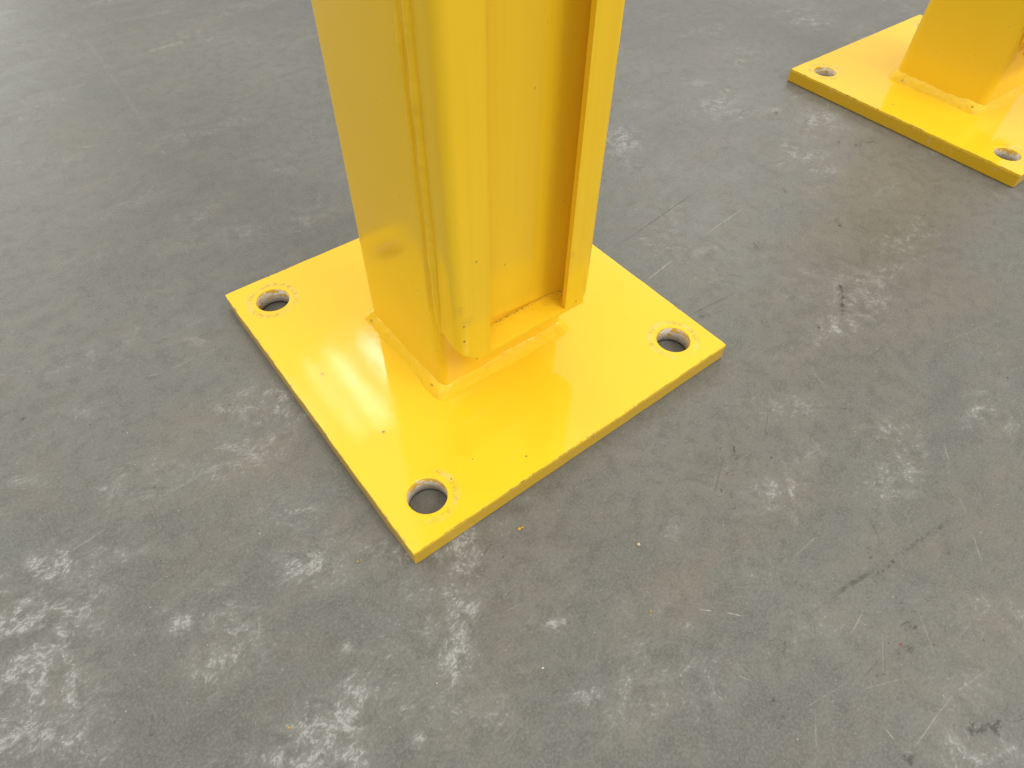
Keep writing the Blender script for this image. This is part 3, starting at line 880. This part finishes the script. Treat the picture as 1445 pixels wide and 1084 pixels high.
CD = 0.080 * S                 # how far the channel stands off the tube
CL, CR_ = -0.2035 * S, 0.188 * S
LL, LR = -0.1155 * S, 0.1055 * S  # inner edges of the two lips
CZ = 0.229 * S
TH = 0.0125 * S                 # sheet thickness
YF = Y0 - CD
YW = Y0 - TH             # face of the web inside
def build_channel(CZ=CZ):
    """lipped channel: lip, bend, side wall, web, side wall, bend, lip"""
    ro = 0.023 * S
    # outer outline from the free end of the left lip round the back to the right lip
    out, inn = [], []
    def add(o, i): out.append(o); inn.append(i)
    e_ = 0.0006
    add((LL - e_, YF), (LL - e_, YF + TH))
    add((LL - 0.012 * S, YF), (LL - 0.012 * S, YF + TH))
    for xx in (0.046, 0.040, 0.034, 0.028):
        add((CL + xx * S, YF), (CL + xx * S, YF + TH))
    ri = max(ro - TH, 0.001)
    for k in range(9):
        a = math.radians(-90 - 90 * k / 8)
        cx, cy = CL + ro, YF + ro
        add((cx + ro * math.cos(a), cy + ro * math.sin(a)), (cx + ri * math.cos(a), cy + ri * math.sin(a)))
    for f_ in (0.25, 0.5, 0.75):
        yy = YF + ro + (Y0 - YF - ro) * f_
        add((CL, yy), (CL + TH, min(yy, YW)))
    add((CL, Y0 + 0.0004), (CL + TH, YW))
    rw, rd = 0.085 * S, 0.050 * S      # wide soft bend between web and side wall
    add((CL + TH + rw, Y0 + 0.0004), (CL + TH + rw, YW))
    add((CR_ - TH - rw, Y0 + 0.0004), (CR_ - TH - rw, YW))
    for k in range(1, 9):
        a = math.radians(90 * k / 8)
        add((CR_ - TH - rw + (TH + rw) * k / 8, Y0 + 0.0004), (CR_ - TH - rw + rw * math.sin(a), YW - rd + rd * math.cos(a)))
    for k in range(9):
        a = math.radians(0 - 90 * k / 8)
        cx, cy = CR_ - ro, YF + ro
        add((cx + ro * math.cos(a), cy + ro * math.sin(a)), (cx + ri * math.cos(a), cy + ri * math.sin(a)))
    add((LR + 0.012 * S, YF), (LR + 0.012 * S, YF + TH))
    add((LR + e_, YF), (LR + e_, YF + TH))
    def zb(p):
        # the lower corners are nipped off
        x, y = p
        if x < 0:
            d = max(0.0, (CL + 0.048 * S - x) / (0.048 * S))
            jag = noise.noise(Vector((x * 700, y * 500, 3.3))) * 0.0009 * min(1, d * 3)
            return CZ + 0.040 * S * min(1, d) ** 1.2 + (0.022 * S * max(0, (y - YF) / CD)) + jag
        d = max(0.0, (x - (CR_ - 0.026 * S)) / (0.026 * S))
        return CZ + 0.03 * S * min(1, d)
    n_ = len(out)
    zs = [None] + [CZ + 0.06 * S + 0.006 * k for k in range(40)] + [0.32, 0.4, 0.6, HT - 0.02]
    V, F = [], []
    for z in zs:
        for p in out:
            w = noise.noise(Vector((p[0] * 20, p[1] * 20, (z or 0) * 11))) * 0.00025
            V.append((p[0], p[1] + w, zb(p) if z is None else z))
        for p, po in zip(inn, out):
            w = noise.noise(Vector((po[0] * 20, po[1] * 20, (z or 0) * 11))) * 0.00025
            V.append((p[0], p[1] + w, zb(po) if z is None else z))
    R = 2 * n_
    for k in range(len(zs) - 1):
        for i in range(n_ - 1):
            F.append((k * R + i, k * R + i + 1, (k + 1) * R + i + 1, (k + 1) * R + i))
            F.append((k * R + n_ + i, k * R + n_ + i + 1, (k + 1) * R + n_ + i + 1, (k + 1) * R + n_ + i))
        for i in (0, n_ - 1):
            F.append((k * R + i, k * R + n_ + i, (k + 1) * R + n_ + i, (k + 1) * R + i))
    for i in range(n_ - 1):
        F.append((i, i + 1, n_ + i + 1, n_ + i))
        b = (len(zs) - 1) * R
        F.append((b + i, b + i + 1, b + n_ + i + 1, b + n_ + i))
    me = mesh_from(V, F, "guide_channel", True)
    bm = bmesh.new()
    bm.from_mesh(me)
    for e2 in bm.edges:
        if len(e2.link_faces) == 2 and e2.calc_face_angle(0) > math.radians(32):
            e2.smooth = False
    bm.to_mesh(me)
    bm.free()
    return me

def bevel_box(x0, x1, y0, y1, z0, z1, bv, name):
    bm = bmesh.new()
    bmesh.ops.create_cube(bm, size=1)
    for v in bm.verts:
        v.co = Vector(((x0 + x1) / 2 + v.co.x * (x1 - x0), (y0 + y1) / 2 + v.co.y * (y1 - y0), (z0 + z1) / 2 + v.co.z * (z1 - z0)))
    bmesh.ops.bevel(bm, geom=list(bm.edges), offset=bv, segments=2, affect='EDGES', profile=0.6)
    me = bpy.data.meshes.new(name)
    bm.to_mesh(me)
    bm.free()
    return me

def build_side_weld(CZ=CZ):
    """two rough vertical weld beads joining the channel to the tube corner"""
    V, F = [], []
    zb, n_, seg = CZ + 0.035 * S, 260, 14
    for (bx, by, r, seed, z0) in ((X0 + 0.010 * S, Y0 - 0.004 * S, 0.0125 * S, 1.0, zb),
                                  (X0 + 0.0045 * S, Y0 + 0.022 * S, 0.0080 * S, 7.0, zb + 0.02 * S)):
        base = len(V)
        zs = [z0 + (i / 200) * 0.42 if i <= 200 else z0 + 0.42 + (i - 200) / 60 * (HT - 0.05 - z0 - 0.42) for i in range(n_ + 1)]
        for i, z in enumerate(zs):
            tap = min(1.0, max(0.02, ((z - z0) / 0.022) ** 0.6 if z > z0 else 0.02))
            w = noise.noise(Vector((seed, 0, z * 60)))
            w2 = noise.noise(Vector((seed, 3, z * 260)))
            rr = r * tap * (1 + 0.20 * w + 0.10 * w2)
            ox = noise.noise(Vector((seed, 9, z * 28))) * 0.0006
            for k in range(seg):
                a = 2 * math.pi * k / seg
                V.append((bx + rr * math.cos(a), by + ox + rr * math.sin(a), z))
        for i in range(n_):
            for k in range(seg):
                j = (k + 1) % seg
                F.append((base + i * seg + k, base + i * seg + j, base + (i + 1) * seg + j, base + (i + 1) * seg + k))
        F.append(tuple(base + k for k in range(seg)))
        F.append(tuple(base + n_ * seg + k for k in range(seg)))
    return mesh_from(V, F, "side_weld", True)

me_floor_piece = bevel_box(CL + 0.050 * S, CR_ - 0.018 * S, YF + 0.0002, YW + 0.0005, CZ - 0.013 * S, CZ - 0.0001, 0.0004, "channel_floor")

post = bpy.data.objects.new("guard_post", None)
post.empty_display_size = 0.1
col.objects.link(post)
post["label"] = "near yellow steel guard post standing whole on its square bolt-down plate in the middle"
post["category"] = "post"
post["group"] = "yellow steel guard posts standing in line"
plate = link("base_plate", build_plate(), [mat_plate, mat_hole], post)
tube = link("square_tube", build_tube(), mat_tube, post)
cap = link("top_cap", build_cap(), mat_tube, post)
bw = link("base_weld", build_base_weld(), mat_weld, post)
ch = link("guide_channel", build_channel(), mat_channel, post)
cf = link("channel_floor", me_floor_piece, mat_channel, ch)
sw = link("side_weld", build_side_weld(), mat_weld, post)

second = post.copy()
col.objects.link(second)
second.location = (2.484 * S, -0.099 * S, 0)
second.rotation_euler = (0, 0, -0.0157)
second["label"] = "far yellow guard post at top right, cut off by the edge of the photo"
# the far post's tube has rounder corners and its channel ends a little higher
YB = Y1 + 0.032 * S
own = {"square_tube": build_tube(0.036 * S, YB), "base_weld": build_base_weld(0.036 * S, 0.044 * S, YB),
       "top_cap": build_cap(YB), "guide_channel": build_channel(CZ + 0.055 * S), "side_weld": build_side_weld(CZ + 0.055 * S)}
for chd in list(post.children):
    c2 = chd.copy()
    kind = chd.name.split(".")[0]
    if kind in own:
        for mm in chd.data.materials:
            own[kind].materials.append(mm)
        c2.data = own[kind]
    col.objects.link(c2)
    c2.parent = second
    for g in list(chd.children):
        g2 = g.copy()
        col.objects.link(g2)
        g2.parent = c2
        g2.location.z += 0.055 * S

# ---------------------------------------------------------------- small loose things
def crumb_mesh(size, seed, flat=1.0, sub=1, name="crumb"):
    bm = bmesh.new()
    bmesh.ops.create_icosphere(bm, subdivisions=sub, radius=size / 2)
    for v in bm.verts:
        k = 1 + 0.55 * noise.noise(v.co * (2.2 / size) + Vector((seed, seed * 2.1, 0)))
        v.co = Vector((v.co.x * k, v.co.y * k * 0.8, v.co.z * k * flat))
    lo = min(v.co.z for v in bm.verts)
    for v in bm.verts:
        v.co.z -= lo
    me = bpy.data.meshes.new(name)
    bm.to_mesh(me)
    bm.free()
    return me

def small(name, loc, size, seed, mat, label, cat, flat=0.6, rot=0.0):
    o = link(name, crumb_mesh(size, seed, flat, 2, name), mat)
    o.location = loc
    o.rotation_euler = (0, 0, rot)
    o["label"] = label
    o["category"] = cat
    return o

small("paint_flake", (-0.0683, -0.1446, 0.0), 0.0022, 1.3, mat_flake, "largest yellow paint chip on the floor just off the plate's front right edge", "paint flake", 0.5)
small("paint_flake", (-0.0663, -0.1448, 0.0), 0.0016, 2.9, mat_flake, "tiny yellow paint chip right beside the largest one near the plate", "paint flake", 0.6)
small("paint_flake", (-0.1510, -0.1060, 0.0), 0.0013, 4.4, mat_flake, "tiny yellow chip on the floor left of the plate's front corner", "paint flake", 0.6)
small("paint_flake", (-0.2174, -0.1591, 0.0), 0.0013, 6.1, mat_flake, "yellow paint chip alone in the whitish worn floor patch at the bottom left", "paint flake", 0.6)
small("crumb", (-0.0210, -0.1929, 0.0), 0.0022, 3.2, mat_tan, "pale tan crumb on the bare floor right of the front corner", "crumb")
small("crumb", (-0.0429, -0.2239, 0.0), 0.0012, 5.5, mat_flake, "orange crumb on dark floor below the pale tan one", "crumb")
small("crumb", (-0.1061, -0.2112, 0.0), 0.0014, 7.7, mat_pale, "tiny white crumb alone on grey floor at bottom centre", "crumb")
small("crumb", (0.0466, -0.3145, 0.0), 0.0011, 8.8, mat_red, "tiny red fleck on the floor among dark scuffs at lower right", "crumb")
small("paint_nib", (-0.0983, -0.0481, T), 0.0017, 9.9, mat_nib, "small grey blob stuck on the near plate left of the post", "paint blob", 0.5)

def grains(name, mat, pts, label):
    V, F = [], []
    for (x, y, z, s) in pts:
        b = len(V)
        for k in range(4):
            a = 2 * math.pi * k / 4 + random.random()
            rr = s * random.uniform(0.5, 1.0)
            V.append((x + rr * math.cos(a), y + rr * math.sin(a), z))
        V.append((x + random.uniform(-.3, .3) * s, y + random.uniform(-.3, .3) * s, z + s * random.uniform(0.4, 0.9)))
        for k in range(4):
            F.append((b + k, b + (k + 1) % 4, b + 4))
        F.append((b + 3, b + 2, b + 1, b))
    o = link(name, mesh_from(V, F, name), mat)
    o["kind"] = "stuff"
    o["label"] = label
    o["category"] = "dirt"
    return o

pts = []
zf = CZ - 0.0001
xr = CR_ - TH
for i in range(330):           # line of dirt where the channel floor meets the web
    t = random.random()
    x = LL + (xr - LL) * t
    if random.random() > 0.35 + 0.65 * noise.noise(Vector((x * 300, 0, 0))) + 0.25 * t: continue
    pts.append((x, YW - abs(random.gauss(0, 0.0006)), zf, random.uniform(0.0002, 0.0005)))
for i in range(420):           # heap in the far corner
    dx, dy = abs(random.gauss(0, 0.0035)), abs(random.gauss(0, 0.0022))
    if dy > 0.008: continue
    pts.append((xr - dx, YW - dy, zf + random.uniform(0, 0.0010) * max(0, 1 - dx / 0.006), random.uniform(0.0003, 0.0008)))
for i in range(60):
    pts.append((xr - random.uniform(0.001, 0.018), YW - random.uniform(0.001, 0.009), zf, random.uniform(0.00015, 0.0004)))
grains("channel_dirt", mat_grit, pts, "dark dirt gathered in the corner at the foot of the near post's channel")

def floor_pts(n_, smin, smax):
    out = []
    while len(out) < n_:
        x, y = random.uniform(-0.35, 0.98), random.uniform(-0.40, 0.86)
        if abs(x) < S / 2 + 0.002 and abs(y) < S / 2 + 0.002: continue
        if abs(x - 2.484 * S) < S / 2 + 0.004 and abs(y + 0.099 * S) < S / 2 + 0.004: continue
        if noise.noise(Vector((x * 9, y * 9, 2))) + random.uniform(-0.5, 0.5) < -0.1: continue
        out.append((x, y, 0.0, random.uniform(smin, smax) * (1 if random.random() > .08 else 1.8)))
    return out
grains("pale_grit", mat_pale, floor_pts(900, 0.00016, 0.00042), "fine pale grit scattered thinly all over the concrete floor")
grains("dark_grit", mat_grit, floor_pts(420, 0.00018, 0.00050), "fine dark grit scattered thinly all over the concrete floor")
